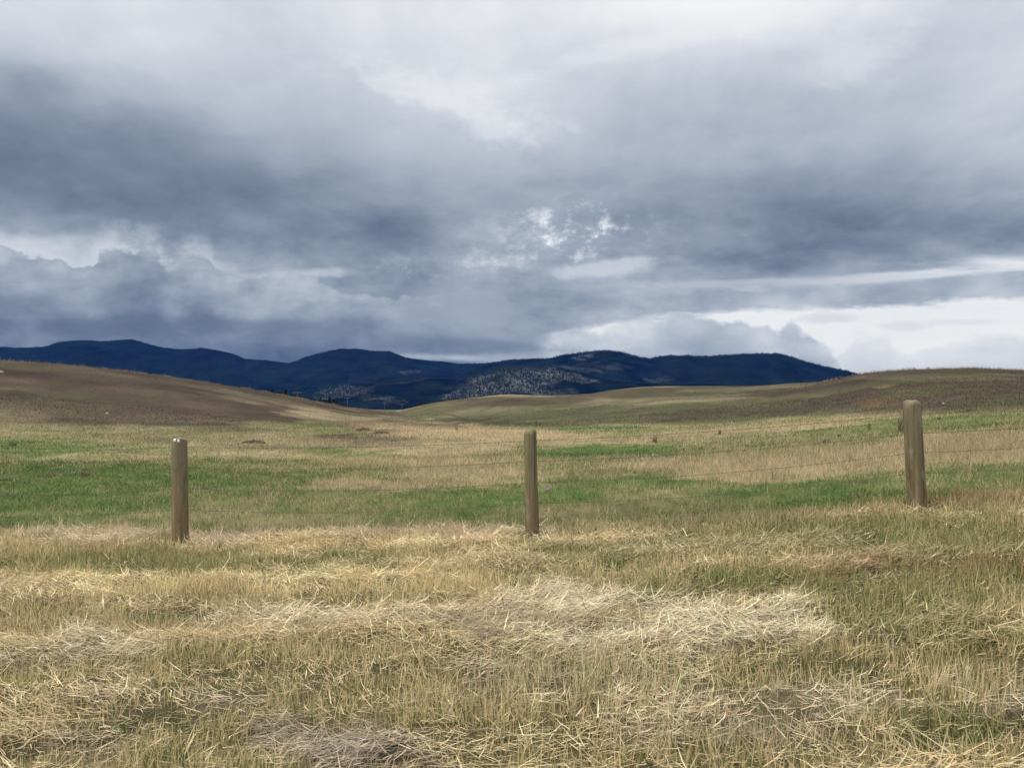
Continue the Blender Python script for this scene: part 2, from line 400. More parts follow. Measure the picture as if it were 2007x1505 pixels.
POST_AT = ((-3.743, 8.67), (.2215, 8.25), (4.197, 7.95))
def fence_y(x): return 8.29-.09*x
def off_posts(x, y, front=.30):
    ok = np.ones(len(x), bool)
    for (a, b) in POST_AT:
        ok &= ~((np.abs(x-a) < .15) & (y > b-front) & (y < b+.15) & (rng.random(len(x)) < .85))
    return ok

# 1. standing stubble of the mown strip
def stubble(n):
    x, y = scatter(n, 1.5, 9.4, power=.35, pad=2.4)
    keep = (y < fence_y(x)+.25) & off_posts(x, y); x, y = x[keep], y[keep]
    z = ground(x, y); g, dry, gc, fl, mw = cover(x, y, z)
    clump = fbm(x/.22, y/.22, 61, 3)
    keep = (rng.random(len(x)) > fl*.8) & (rng.random(len(x)) < .25+1.3*sstep(.3, .62, clump)); x, y, z, g, dry, gc, fl, clump = [a[keep] for a in (x, y, z, g, dry, gc, fl, clump)]
    n = len(x)
    isg = rng.random(n) < g*.8
    h = np.where(isg, rng.uniform(.04, .11, n), rng.uniform(.05, .15, n))*(.55+.9*clump)
    olive = np.clip(rng.normal(.22, .2, n), 0, .6)[:, None]
    dcol = dry*(1-olive)+OLIVE*olive*1.15
    c = np.where(isg[:, None], gc*1.15, dcol)
    w = np.where(isg, rng.uniform(.003, .0055, n), rng.uniform(.0026, .005, n))*np.clip(y/4.2, 1, 1.8)
    lean = np.abs(rng.normal(0, .26, n)); lean = np.where(rng.random(n) < .25, rng.uniform(.4, 1.25, n), lean)
    tip = np.where(isg[:, None], c*1.05, c*1.12)
    return blades('stubble_grass', np.stack([x, y, z-.012], 1), h, w, rng.uniform(0, 6.283, n), lean, rng.normal(.1, .3, n), jit(c, n), M_GRASS,
                  'short golden and green stubble of mown grass standing in front of the fence', tipcol=jit(tip, n))
stubble(370000)

# 2. flattened straw
def litter(n):
    x, y = scatter(n, 1.5, 9.4, power=.35, pad=2.4)
    keep = (y < fence_y(x)+.35) & off_posts(x, y, .4); x, y = x[keep], y[keep]
    z = ground(x, y); g, dry, gc, fl, mw = cover(x, y, z)
    keep = rng.random(len(x)) < np.clip(.18+fl*.95, 0, 1); x, y, z, dry, fl = [a[keep] for a in (x, y, z, dry, fl)]
    n = len(x)
    h = np.where(rng.random(n) < .02, rng.uniform(.18, .30, n), rng.uniform(.045, .17, n))*(.75+.4*fl)
    flow = (fbm(x/.7, y/.5, 71, 3)-.5)*5.0
    side = np.where(rng.random(n) < .5, 1.5708, -1.5708)
    az = side+flow*.5+rng.normal(0, .55, n)
    lean = rng.normal(1.42, .22, n); lift = rng.random(n)**1.3*.085*(.2+fl)*(.4+1.2*fbm(x/.28, y/.28, 77, 2))
    c = dry*(.55+.45*fl)[:, None]+PALE*(.45-.45*fl)[:, None]*.9
    return blades('straw_litter', np.stack([x, y, z+.008+lift], 1), h, rng.uniform(.0028, .0066, n)*np.clip(y/4.5, 1, 1.5), az, lean, rng.normal(.3, .65, n), jit(c, n, .33, .035), M_STRAW,
                  'pale flattened straw lying in mats on the mown strip', face=az+rng.normal(0, .8, n)*1.0 - 1.5708*0)
litter(470000)

# 3. low green undergrowth between the stubble
def under(n):
    x, y = scatter(n, 1.5, 9.5, power=.5, pad=2.4)
    z = ground(x, y); g, dry, gc, fl, mw = cover(x, y, z)
    keep = rng.random(len(x)) < np.clip(.22+g*.8-fl*.3, 0.05, 1); x, y, z, g, gc, dry = [a[keep] for a in (x, y, z, g, gc, dry)]
    n = len(x)
    c = gc*1.1+dry*.12
    return blades('undergrowth_grass', np.stack([x, y, z-.01], 1), rng.uniform(.025, .07, n), rng.uniform(.003, .006, n)*np.clip(y/4.5, 1, 2), rng.uniform(0, 6.283, n), np.abs(rng.normal(.25, .3, n)), rng.normal(.5, .4, n), jit(c, n), M_GRASS,
                  'low green grass growing between the dry stubble')
under(170000)

# 4. taller dry fringe left unmown along the fence
def fringe(n):
    x = rng.uniform(-10, 10, n); y = fence_y(x)+.05+np.abs(rng.normal(0, .26, n))-rng.random(n)*.3
    z = ground(x, y); g, dry, gc, fl, mw = cover(x, y, z)
    cl = fbm(x/.35, y/.35, 81, 3)
    keep = rng.random(n) < sstep(.4, .66, cl)*np.clip(1.05-g*.55, .1, 1)*np.where(off_posts(x, y), 1, .15)
    x, y, z, g, dry, gc, cl = [a[keep] for a in (x, y, z, g, dry, gc, cl)]; n = len(x)
    c = np.where((rng.random(n) < g*.55)[:, None], gc*1.5+.03, dry*.95)
    c = np.where((x > 3.1)[:, None], c*.5+RUST*1.35*.5, c)
    h = rng.uniform(.06, .21, n)*(.55+.7*cl)*np.where(x > 2.6, .7, 1); h = np.where(rng.random(n) < .03, h*1.6, h)
    return blades('fence_line_grass', np.stack([x, y, z-.01], 1), h, rng.uniform(.003, .0058, n), rng.uniform(0, 6.283, n), np.abs(rng.normal(.25, .3, n)), rng.normal(.5, .5, n), jit(c, n), M_GRASS,
                  'taller dry bleached grass left unmown along the fence line')
fringe(60000)

# 5. pasture behind the fence, near and far: the farther, the fewer and the broader the tufts
def pasture(name, n, d0, d1, hs, ws, label, power=.4, um=.84, upright=1.0):
    x, y = scatter(n, d0, d1, um, power, 2.5)
    keep = y > fence_y(x)+.1; x, y = x[keep], y[keep]
    z = ground(x, y); g, dry, gc, fl, mw = cover(x, y, z); n = len(x)
    r = np.hypot(x, y); th = np.arctan2(x, y); lr = np.log(r)
    isg = rng.random(n) < g*1.02
    tuss = fbm(th*60, lr*60, 91, 3)
    bare = np.clip(1-(dry.mean(1)/.2), 0, 1)*(1-g)
    keep = rng.random(n) > bare*.55
    h = np.where(isg, rng.uniform(.5, 1.0, n)*hs*.62*(.6+tuss), rng.uniform(.5, 1.3, n)*hs*(.5+tuss)*(1-.45*bare)*(1-.35*g))
    h = np.where((~isg) & (rng.random(n) < .03), h*1.6, h)
    c = np.where(isg[:, None], gc, dry)
    w = rng.uniform(.7, 1.3, n)*ws*np.clip(r/(.5*(d0+d1)), .45, 1.9)*np.where(isg, 1.15, .8)
    P = np.stack([x, y, z-.02], 1)
    az = rng.uniform(0, 6.283, n); ln = np.abs(rng.normal(.15, .25, n))+np.where(isg, .25, 0); cu = rng.normal(.35, .4, n)
    cc = jit(c, n, .2)
    return blades(name, P[keep], h[keep], w[keep], az[keep], ln[keep], cu[keep], cc[keep], M_GRASS, label)
pasture('pasture_grass', 210000, 8.2, 22, .17, .0075, 'green pasture grass with dry stalks just behind the fence', .2)
pasture('meadow_grass', 170000, 20, 62, .20, .020, 'patchy green and tan grass on the valley floor', .1)
pasture('hillside_grass', 160000, 55, 270, .28, .045, 'short dry grass on the brown hillsides', .0)

# 6. seed stalks along the skyline of the near hills
def crest(n):
    px = rng.uniform(-300, 2300, n); px = px[(px < 760) | (px > 1560)]; n = len(px)
    th = np.arctan((px-CX)/F); r = np.interp(th, TH, kr[:, 3])+rng.normal(0, 5, n)
    x = r*np.sin(th); y = r*np.cos(th); z = ground(x, y); g, dry, gc, fl, mw = cover(x, y, z)
    cl = fbm(th*90, r*0, 95, 3)
    h = rng.uniform(.15, .42, n)*(.4+1.2*cl); h = np.where(rng.random(n) < .05, h*1.7, h)
    c = dry*.8+TAN*.45
    return blades('skyline_grass', np.stack([x, y, z-.02], 1), h, rng.uniform(.02, .045, n), rng.uniform(0, 6.283, n), np.abs(rng.normal(0, .25, n)), rng.normal(.2, .3, n), jit(c, n), M_GRASS,
                  'thin dry grass stalks fringing the skyline of the near hills')
crest(16000)
# ------------------------------------------------------------------ fence
def wood_material(name, low, high, seed):
    m, g, out = material(name)
    tc = g.n('ShaderNodeTexCoord'); sep = g.n('ShaderNodeSeparateXYZ'); g.L.new(tc.outputs['Object'], sep.inputs[0])
    mp = g.n('ShaderNodeMapping'); mp.inputs['Scale'].default_value = (26, 26, 1.1); mp.inputs['Location'].default_value = (seed, seed*2, seed)
    g.L.new(tc.outputs['Object'], mp.inputs[0])
    mp2 = g.n('ShaderNodeMapping'); mp2.inputs['Scale'].default_value = (9, 9, 3.2); mp2.inputs['Location'].default_value = (seed*3, 1, seed)
    g.L.new(tc.outputs['Object'], mp2.inputs[0])
    grain = g.noise(mp.outputs[0], 1, 6, .65); blot = g.noise(mp2.outputs[0], 1, 5, .6)
    hgt = g.add(g.mul(sep.outputs[2], .9), g.mul(g.sub(blot, .5), 1.5))
    base = g.cmix(low, high, g.ss(.15, 1.0, hgt))
    col = g.cmix(base, (.026, .020, .013), g.mul(g.ss(.55, .66, grain), .65))
    col = g.cmix(col, (.27, .235, .165), g.mul(g.ss(.48, .36, grain), .45))
    col = g.cmix(col, (.075, .085, .04), g.mul(g.ss(.54, .68, blot), .7))
    col = g.cmix(col, (.23, .20, .15), g.mul(g.ss(.46, .34, blot), .55))
    principled(g, out, col, .85, .2, g.add(grain, g.mul(blot, .3)), .8, .012)
    return m
def simple_mat(name, col, rough=.6, metal=0, var=.35, scale=60):
    m, g, out = material(name)
    tc = g.n('ShaderNodeTexCoord'); n = g.noise(tc.outputs['Object'], scale, 5, .6)
    c = g.cmix(tuple(c*(1-var) for c in col), tuple(min(1, c*(1+var)) for c in col), n)
    p = principled(g, out, c, rough, .3); p.inputs['Metallic'].default_value = metal
    return m
M_WIRE = simple_mat('rusty_wire', (.10, .083, .068), .6, .3, .5, 90)
M_WHITE = simple_mat('white_mark', (.72, .72, .70), .7, 0, .1, 80)

def make_post(name, x, y, zb, height, rad, lean, m, style, label, group):
    """round treated post, irregular, chamfered or rounded head, sunk 0.4 m"""
    nseg, rows = 28, []
    hs = [-.4, -.05, 0, .1, .25, .4, .55, .7, .85, .95]
    hs = [h if h < 0 else h*height for h in hs]
    pr = [1.04, 1.04, 1.04, 1.03, 1.015, 1.0, .99, .98, .975, .97]
    if style == 'chamfer':
        hs += [height*.965, height*.985, height*.997, height]; pr += [.97, .80, .66, .55]
    elif style == 'round':
        hs += [height*.97, height*.985, height*.995, height]; pr += [.95, .85, .62, .35]
    else:
        hs += [height*.985, height*.992, height*.998, height]; pr += [.97, .93, .82, .5]
    V, Fc = [], []
    sd = random.randint(0, 999)
    for i, (h, p) in enumerate(zip(hs, pr)):
        for k in range(nseg):
            a = 2*math.pi*k/nseg
            nz = float(fbm(np.array([math.cos(a)*1.3+sd]), np.array([math.sin(a)*1.3+h*1.2]), sd, 3)[0])-.5
            rr = rad*p*(1+.10*nz)
            if i >= 10: rr *= 1+.10*float(vnoise(np.array([a*2.0+sd]), np.array([h*9]), 5)[0]-.5)
            crack = -.0018 if (k % 9 == sd % 9 and h > .3*height) else 0
            hh = h+((.004 if style == 'round' else .010)*math.sin(2*a+sd) if i >= 10 else 0)
            V.append((lean[0]*max(h, 0)/height+(rr+crack)*math.cos(a), lean[1]*max(h, 0)/height+(rr+crack)*math.sin(a), hh))
    n = len(hs)
    for i in range(n-1):
        for k in range(nseg):
            Fc.append((i*nseg+k, i*nseg+(k+1) % nseg, (i+1)*nseg+(k+1) % nseg, (i+1)*nseg+k))
    V.append((lean[0], lean[1], height-(.022 if style == 'notch' else .006))); c = len(V)-1
    for k in range(nseg): Fc.append(((n-1)*nseg+k, (n-1)*nseg+(k+1) % nseg, c))
    o = link(name, py_mesh(name, V, Fc), m); o.location = (x, y, zb)
    return tag(o, label, 'fence post', group)

def tube(pts, rad, n=6, V=None, Fc=None):
    V = [] if V is None else V; Fc = [] if Fc is None else Fc
    b = len(V)
    for i, p in enumerate(pts):
        p = Vector(p); a = Vector(pts[max(i-1, 0)]); c = Vector(pts[min(i+1, len(pts)-1)])
        d = (c-a).normalized(); s = d.cross(Vector((0, 0, 1)))
        if s.length < 1e-4: s = Vector((1, 0, 0))
        s.normalize(); t = s.cross(d)
        r = rad[i] if hasattr(rad, '__len__') else rad
        for k in range(n):
            an = 2*math.pi*k/n; q = p+s*math.cos(an)*r+t*math.sin(an)*r; V.append(tuple(q))
    for i in range(len(pts)-1):
        for k in range(n):
            Fc.append((b+i*n+k, b+i*n+(k+1) % n, b+(i+1)*n+(k+1) % n, b+(i+1)*n+k))
    Fc.append(tuple(b+k for k in range(n))[::-1]); Fc.append(tuple(b+(len(pts)-1)*n+k for k in range(n)))
    return V, Fc

def at(px, py, d): return ((px-CX)/F*d, d, H+(HY-py)/F*d)
PG = 'round wooden posts of the wire fence'
post_spec = [  # px top, px base, py top, py base, depth, radius, style, colours, label
 (351, 353, 859, 1060, 8.67, .0865, 'notch', (.158, .106, .052), (.155, .132, .076), 'reddish brown fence post with two white spots on its notched top, leftmost of the three'),
 (1039, 1043.5, 842, 1052, 8.25, .071, 'chamfer', (.155, .115, .058), (.140, .124, .068), 'slim middle fence post with a chamfered greenish top, bedded in pale straw'),
 (1786.5, 1799, 784, 1001, 7.95, .0895, 'round', (.120, .088, .042), (.140, .122, .070), 'thick leaning fence post with a rounded grey top, among rusty grass on the right'),
]
posts = []
for i, (pt, pb, yt, yb, d, rad, sty, lo, hi, lab) in enumerate(post_spec):
    bx, by, bz = at(pb, yb, d); tx, _, tz = at(pt, yt, d)
    gz_ = g1(bx, by); zb = min(gz_, bz)
    m = wood_material('weathered_post_wood', lo, hi, 3.1*i+1)
    o = make_post('fence_post', bx, by, zb, tz-zb, rad, (tx-bx, 0), m, sty, lab, PG)
    posts.append((o, bx, by, tx, tz, rad, zb))
# wires: four strands through the posts, running on beyond both edges of the view
drop = [(.135, .345, .575, .80)]*3
wy = [(876, 917, 957, 998), (864, 904, 946, 986), (812, 850, 888, 928)]
strand_names = [('topmost', 'just under the post tops'), ('second', 'second from the top'), ('third', 'third from the top'), ('lowest', 'closest to the grass')]
for s in range(4):
    anchors = []
    for k, (o, bx, by, tx, tz, rad, zb) in enumerate(posts):
        d = by+rad+.004
        zz = H+(HY-wy[k][s])/F*d
        f = (zz-zb)/(tz-zb); anchors.append((bx+(tx-bx)*f, d, zz))
    a0, a1, a2 = [Vector(a) for a in anchors]
    pre = a0+(a0-a1)*1.0+Vector((0, 0, .02)); pre2 = a0+(a0-a1)*2.0
    post_ = a2+(a2-a1)*1.0+Vector((0, 0, .03)); post2 = a2+(a2-a1)*2.0
    path = [pre2, pre, a0, a1, a2, post_, post2]
    pts = []
    for a, b in zip(path[:-1], path[1:]):
        for j in range(24):
            t = j/24; p = a.lerp(b, t); p.z -= .035*4*t*(1-t)*(1+.3*s); pts.append(p)
    pts.append(path[-1])
    V, Fc = [], []
    tube(pts, .0020, 5, V, Fc)
    L = (path[-1]-path[0]).length; nb = int(L/.14)
    for j in range(nb):
        t = (j+.5)/nb*(len(pts)-1); i0 = int(t); p = pts[i0].lerp(pts[min(i0+1, len(pts)-1)], t-i0)
        a = random.uniform(0, 3.14)
        for q in (a, a+1.57):
            dv = Vector((.25*math.cos(q*3), math.cos(q), math.sin(q)))*.014
            tube([p-dv, p+dv], .0011, 4, V, Fc)
    w = link('barbed_wire', py_mesh('barbed_wire', V, Fc), M_WIRE)
    tag(w, f'barbed wire strand strung along the posts, {strand_names[s][0]} of four, {strand_names[s][1]}', 'wire', 'barbed wire strands of the fence')
# white marks on the left post's top
o, bx, by, tx, tz, rad, zb = posts[0]
for dx, hh in ((-.012, .030), (.028, .036)):
    V, Fc = [], []
    for i in range(6):
        for k in range(7):
            a = (k/6-.5)*.30+(dx/rad); zz = (tz-zb)-.002-hh*i/5
            r_ = rad*(.99 if i > 0 else .93)+.003*math.sin(math.pi*min(max(k/6, .02), .98))*math.sin(math.pi*min((i+.6)/6, 1))
            V.append((tx-bx+r_*math.sin(a), -r_*math.cos(a), zz))
    for i in range(5):
        for k in range(6): Fc.append((i*7+k, i*7+k+1, (i+1)*7+k+1, (i+1)*7+k))
    link('white_mark', py_mesh('white_mark', V, Fc), M_WHITE, o)

# ------------------------------------------------------------------ weeds, dirt mounds, stones
def ground_hit(px, py, dmin=5, dmax=300):
    """the first point of the ground met along a direction"""
    d = np.geomspace(dmin, dmax, 1500); x = (px-CX)/F*d; z = H+(HY-py)/F*d
    below = np.where(ground(x, d) >= z)[0]
    i = below[0] if len(below) else len(d)-1
    return float(x[i]), float(d[i])

def weed(name, px, py, wpx, hpx, col, n, label, cat, group, spread=.5, twig=False):
    x, y = ground_hit(px, py); s = y/F; h = hpx*s; w = wpx*s*.5
    z = g1(x, y)
    a = rng.uniform(0, 6.283, n); rr = np.sqrt(rng.random(n))*w*.55
    P = np.stack([rr*np.cos(a), rr*np.sin(a), np.full(n, -.03)], 1)
    hh = h*rng.uniform(.45, 1.05, n)
    lean = np.abs(rng.normal(0, spread, n)); cu = rng.normal(.2, .5, n)
    c = jit(np.tile(np.array(col), (n, 1)), n, .3)
    d = np.stack([np.sin(a), np.cos(a)], 1)
    wv = np.zeros((n, 3)); fa = rng.uniform(0, 6.283, n); wv[:, 0] = np.cos(fa); wv[:, 1] = np.sin(fa)
    bw = max(.008, .55*s)*(.8 if twig else 1.0)
    def step(p, ang, L):
        q = p.copy(); q[:, :2] += d*(np.sin(ang)*L)[:, None]; q[:, 2] += np.cos(ang)*L; return q
    p1 = step(P, lean, hh*.5); p2 = step(p1, lean+cu*.6, hh*.5)
    hw = bw*.5
    if twig:
        V = np.stack([P-wv*hw*.5, P+wv*hw*.5, p1-wv*hw*1.3, p1+wv*hw*1.3, p2+wv*hw*.8], 1).reshape(-1, 3)
    else:
        V = np.stack([P-wv*hw, P+wv*hw, p1-wv*hw*.8, p1+wv*hw*.8, p2], 1).reshape(-1, 3)
    b = (np.arange(n)*5)[:, None]
    T = np.concatenate([b+np.array([[0, 1, 3]]), b+np.array([[0, 3, 2]]), b+np.array([[2, 3, 4]])], 1).reshape(-1, 3)
    o = link(name, np_mesh(name, V, T, np.repeat(c, 5, 0)), M_WEED); o.location = (x, y, z)
    return tag(o, label, cat, group)
DW = 'dried weeds standing in the pasture'
weed('dry_weed', 1284, 868, 16, 22, (.13, .085, .045), 70, 'brown dried weed clump leaning above the vivid green grass patch', 'weed', DW, .25)
weed('dry_weed', 1411, 852, 15, 15, (.12, .08, .045), 60, 'squat dark brown dried weed on the tan strip below the right hill', 'weed', DW, .4)
weed('dry_weed', 895, 846, 8, 20, (.09, .085, .05), 16, 'thin dark weed stalk standing alone at the end of the tan valley floor', 'weed', DW, .12)
weed('dry_weed', 168, 934, 22, 20, (.16, .095, .06), 90, 'reddish brown weed clump in the green field left of the leftmost post', 'weed', DW, .45)
weed('dry_weed', 1514, 940, 5, 26, (.06, .05, .035), 9, 'single dark upright weed stalk in dry grass left of the right post', 'weed', DW, .06)
weed('dry_weed', 1668, 905, 20, 24, (.30, .21, .13), 60, 'pale tan curled weed tuft standing in the dry grass near the right post', 'weed', DW, .3)
weed('dry_weed', 1388, 886, 8, 14, (.42, .33, .22), 14, 'small bleached stalk crossing the wire between the middle and right posts', 'weed', DW, .3)
weed('grass_tussock', 380, 1066, 60, 24, (.10, .095, .04), 260, 'dark olive grass tussock at the foot of the leftmost post', 'grass tussock', None, .7)
GS = 'dark green weedy shrubs below the right hill'
weed('weedy_shrub', 1772, 848, 48, 50, (.075, .075, .048), 60, 'dark twiggy shrub half hidden behind the right fence post', 'shrub', GS, .5, True)
weed('weedy_shrub', 1704, 844, 14, 30, (.07, .07, .045), 14, 'thin dark upright shrub left of the twiggy one', 'shrub', GS, .2, True)
weed('weedy_shrub', 1616, 868, 20, 12, (.05, .065, .03), 90, 'low dark green clump on the tan strip left of the right post', 'shrub', GS, .8)
weed('weedy_shrub', 1644, 856, 10, 10, (.05, .060, .03), 50, 'tiny dark green clump above the low clump on the tan strip', 'shrub', GS, .5)
weed('weedy_shrub', 1897, 806, 18, 8, (.05, .06, .03), 70, 'dark round clump at the foot of the right hill, right of the post top', 'shrub', GS, .8)
weed('weedy_shrub', 1841, 822, 14, 9, (.05, .055, .03), 60, 'dark clump in the green strip just right of the right post', 'shrub', GS, .8)
weed('weedy_shrub', 1846, 846, 18, 9, (.045, .055, .028), 70, 'dark low clump right of the post where green strip meets tan grass', 'shrub', GS, .8)
weed('weedy_shrub', 26, 874, 18, 14, (.055, .075, .03), 80, 'dark green clump at far left edge of the green field', 'shrub', GS, .7)
weed('weedy_shrub', 187, 856, 18, 9, (.06, .075, .035), 60, 'small olive clump at the foot of the left hill', 'shrub', GS, .8)

def lump(name, px, py, wpx, hpx, m, label, cat, group, seed, deep=.5, sink=.35, slope=0):
    x, y = ground_hit(px, py); s = y/F; w = wpx*s*.5; h = hpx*s; dp = max(w*deep, h)
    nu, nv = 20, 9; V, Fc = [], []
    for j in range(nv):
        ph = math.pi*.5*j/(nv-1) if j < nv else 0
        for i in range(nu):
            a = 2*math.pi*i/nu
            nz = 1+.45*(float(fbm(np.array([math.cos(a)*1.6+seed]), np.array([math.sin(a)*1.6+ph*1.5]), seed, 3)[0])-.5)*2
            V.append((w*math.cos(ph)*math.cos(a)*nz, dp*math.cos(ph)*math.sin(a)*nz, h*(.62 if name == 'dirt_mound' else 1)*(math.sin(ph)*nz*(1+sink)-sink)-slope*s*math.cos(ph)*math.cos(a)*wpx*.5))
    for j in range(nv-1):
        for i in range(nu): Fc.append((j*nu+i, j*nu+(i+1) % nu, (j+1)*nu+(i+1) % nu, (j+1)*nu+i))
    o = link(name, py_mesh(name, V, Fc), m); o.location = (x, y, g1(x, y))
    return tag(o, label, cat, group)
M_DIRT = simple_mat('bare_dirt', (.040, .027, .019), .95, 0, .5, 6)
M_STONE = simple_mat('pale_stone', (.24, .225, .20), .8, 0, .3, 12)
M_GREYST = simple_mat('grey_stone', (.13, .12, .115), .85, 0, .5, 20)
DG = 'bare dirt heaps dug up in the pasture'
lump('dirt_mound', 497, 868, 50, 8, M_DIRT, 'low dark brown mound of bare dirt in grass at the left hill foot', 'mound', DG, 3)
lump('dirt_mound', 709, 845, 32, 7, M_DIRT, 'dark dug up bank of soil in the dry grass, left part', 'mound', DG, 5, .3, slope=-.12)
lump('dirt_mound', 741, 850, 36, 6, M_DIRT, 'dark dug up bank of soil in the dry grass, right part', 'mound', DG, 8, .3, slope=-.12)
lump('dirt_mound', 772, 866, 18, 5, M_DIRT, 'small dark heap of soil just above the top wire, mid field', 'mound', DG, 9)
lump('dirt_mound', 68, 917, 26, 5, M_DIRT, 'dark hollow of soil in the green grass near the far left edge', 'mound', DG, 11)
lump('dirt_mound', 16, 942, 34, 7, M_DIRT, 'dark soil heap at the left edge of the photo in bright grass', 'mound', DG, 12)
lump('dirt_mound', 92, 934, 38, 5, M_DIRT, 'broad dark soil patch beside the heap at the left edge', 'mound', DG, 13)
lump('dirt_mound', 133, 932, 16, 5, M_DIRT, 'small dark soil heap just left of the reddish weed clump', 'mound', DG, 14)
SG = 'loose stones on the slopes'
lump('stone', 210, 812, 8, 3, M_STONE, 'small white stone lying on the brown left hillside', 'stone', SG, 21)
lump('stone', 1849, 792, 4, 3, M_STONE, 'tiny white stone on the dark slope right of the right post', 'stone', SG, 22)
lump('stone', 1072, 962, 20, 7, M_GREYST, 'grey stone lying in vivid green grass beside the middle post', 'stone', SG, 23)
lump('stone', 3, 730, 9, 3, M_STONE, 'pale stone on the skyline slope at the far left edge', 'stone', SG, 24)

# ------------------------------------------------------------------ utility poles and pines beyond the left hill
M_POLE = simple_mat('grey_pole_wood', (.075, .07, .066), .85, 0, .3, 8); M_INS = simple_mat('glass_insulator', (.30, .33, .33), .3, 0, .1, 40)
def utility_pole(px, py_top, d, height, label):
    x, y, zt = at(px, py_top, d)
    gz_ = g1(x, y); height = max(zt-gz_, 5.5); base = zt-height
    e = bpy.data.objects.new('utility_pole', None); COL.objects.link(e); e.location = (x, y, base)
    tag(e, label, 'utility pole', 'utility poles along the road in the gap between hills')
    V, Fc = tube([(0, 0, -.6), (0, 0, height*.5), (0, 0, height)], [.15, .13, .10], 10); link('pole', py_mesh('pole', V, Fc), M_POLE, e)
    V, Fc = [], []
    for (a, b, c) in ((-1.2, -.08, -.07),):
        bx = [(sx*1.25, -.16+sy*.045, height-.55+sz*.055) for sx in (-1, 1) for sy in (-1, 1) for sz in (-1, 1)]
        V += bx; Fc += [(0, 1, 3, 2), (4, 6, 7, 5), (0, 4, 5, 1), (2, 3, 7, 6), (0, 2, 6, 4), (1, 5, 7, 3)]
    link('crossarm', py_mesh('crossarm', V, Fc, False), M_POLE, e)
    for sx in (-1.1, -.45, .45, 1.1):
        V, Fc = tube([(sx, -.16, height-.48), (sx, -.16, height-.36), (sx, -.16, height-.26)], [.05, .07, .03], 8); link('insulator', py_mesh('insulator', V, Fc), M_INS, e)
utility_pole(582.5, 766.5, 215, 9, 'nearest utility pole, with a crossarm, standing behind the left hill crest')
utility_pole(681, 778, 330, 9, 'second utility pole, grey, behind the slope right of the dark pines')
utility_pole(754, 788, 520, 9, 'thin distant utility pole against the dark mountain left of the road')
utility_pole(787.5, 792, 700, 9, 'farthest utility pole, tiny, just above the green hill edge')

m_, g_, out_ = material('pine_foliage')
a_ = g_.n('ShaderNodeAttribute', attribute_name='tint'); principled(g_, out_, a_.outputs['Color'], .9, 0); M_PINE = m_
M_BARK = simple_mat('pine_bark', (.07, .05, .035), .9, 0, .4, 6)
def pine(px, py_top, wpx, d, label, seed):
    rg = np.random.default_rng(seed)
    x, y, zt = at(px, py_top, d); gz_ = g1(x, y); h = zt-gz_; w = wpx/F*d*.5
    e = bpy.data.objects.new('pine_tree', None); COL.objects.link(e); e.location = (x, y, gz_)
    tag(e, label, 'pine tree', 'dark pines beyond the left hill')
    V, Fc = tube([(0, 0, -.4), (.1, 0, h*.5), (0, 0, h*.96)], [.035*h*.6, .02*h*.6, .004*h], 8); link('trunk', py_mesh('trunk', V, Fc), M_BARK, e)
    n = 2600
    t = rg.random(n)**.8; zz = h*(.12+.88*t)
    prof = (1-t)**.75*(.75+.5*vnoise(t*9, np.full(n, seed), seed))+.05
    a = rg.uniform(0, 6.283, n); lobes = .75+.5*vnoise(a*1.6+zz*.8, zz*1.4, seed+3)
    rad = w*prof*lobes*np.sqrt(rg.uniform(.12, 1, n))
    c = np.stack([rad*np.cos(a), rad*np.sin(a), zz-rad*.18], 1)
    s = h*.028*rg.uniform(.6, 1.5, n)
    q1 = rg.normal(0, 1, (n, 3)); q1[:, 2] *= .35; q2 = rg.normal(0, 1, (n, 3)); q2[:, 2] *= .35
    V = np.stack([c+q1*s[:, None], c+q2*s[:, None], c-(q1+q2)*.5*s[:, None]], 1).reshape(-1, 3)
    colr = np.tile(np.array((.022, .034, .016)), (n, 1))*rg.uniform(.6, 1.6, n)[:, None]
    link('crown', np_mesh('crown', V, np.arange(3*n).reshape(n, 3), np.repeat(colr, 3, 0)), M_PINE, e)
for i, (px, pt, w, d, lab) in enumerate([
    (628, 780, 13, 300, 'round topped dark pine, left end of the row by the second pole'), (645.5, 777.5, 11, 305, 'tallest pointed pine of the row beyond the left hill'),
    (637, 785, 9, 310, 'short dark pine between the round topped and the tallest pine'), (655, 782, 9, 300, 'slim dark pine just right of the tallest one'), (662, 786, 9, 305, 'low dark pine third from the right end of the row'), (669, 790, 8, 310, 'tiny pine at the right end of the row'),
    (534, 764, 11, 240, 'pine top showing above the hill crest, left of the nearest pole'), (560, 764, 9, 240, 'pointed pine top just left of the nearest utility pole'), (552, 769, 12, 245, 'broad low pine top between two others on the crest'), (586, 776, 10, 245, 'low dark pine top at the foot of the nearest utility pole')]):
    pine(px, pt, w, d, lab, 100+i)

# ------------------------------------------------------------------ gravel road in the gap
m, g, out = material('gravel'); geo = g.n('ShaderNodeNewGeometry'); n_ = g.noise(geo.outputs['Position'], 1.5, 6, .7)
principled(g, out, g.cmix((.30, .28, .25), (.52, .50, .46), n_), .95, .1); M_ROAD = m
def strip(name, pts, w, m):
    P = [Vector((x, y, 0)) for x, y in pts]; path = []
    for a, b in zip(P[:-1], P[1:]):
        k = max(2, int((b-a).length/4))
        path += [a.lerp(b, j/k) for j in range(k)]
    path.append(P[-1]); V, Fc = [], []
    for i, p in enumerate(path):
        d = (path[min(i+1, len(path)-1)]-path[max(i-1, 0)]).normalized(); s = Vector((d.y, -d.x, 0))
        for j in range(5):
            q = p+s*w*(j/4-.5); V.append((q.x, q.y, g1(q.x, q.y)+.06))
    for i in range(len(path)-1):
        for j in range(4): Fc.append((i*5+j, i*5+j+1, (i+1)*5+j+1, (i+1)*5+j))
    return tag(link(name, py_mesh(name, V, Fc), m), kind='structure')
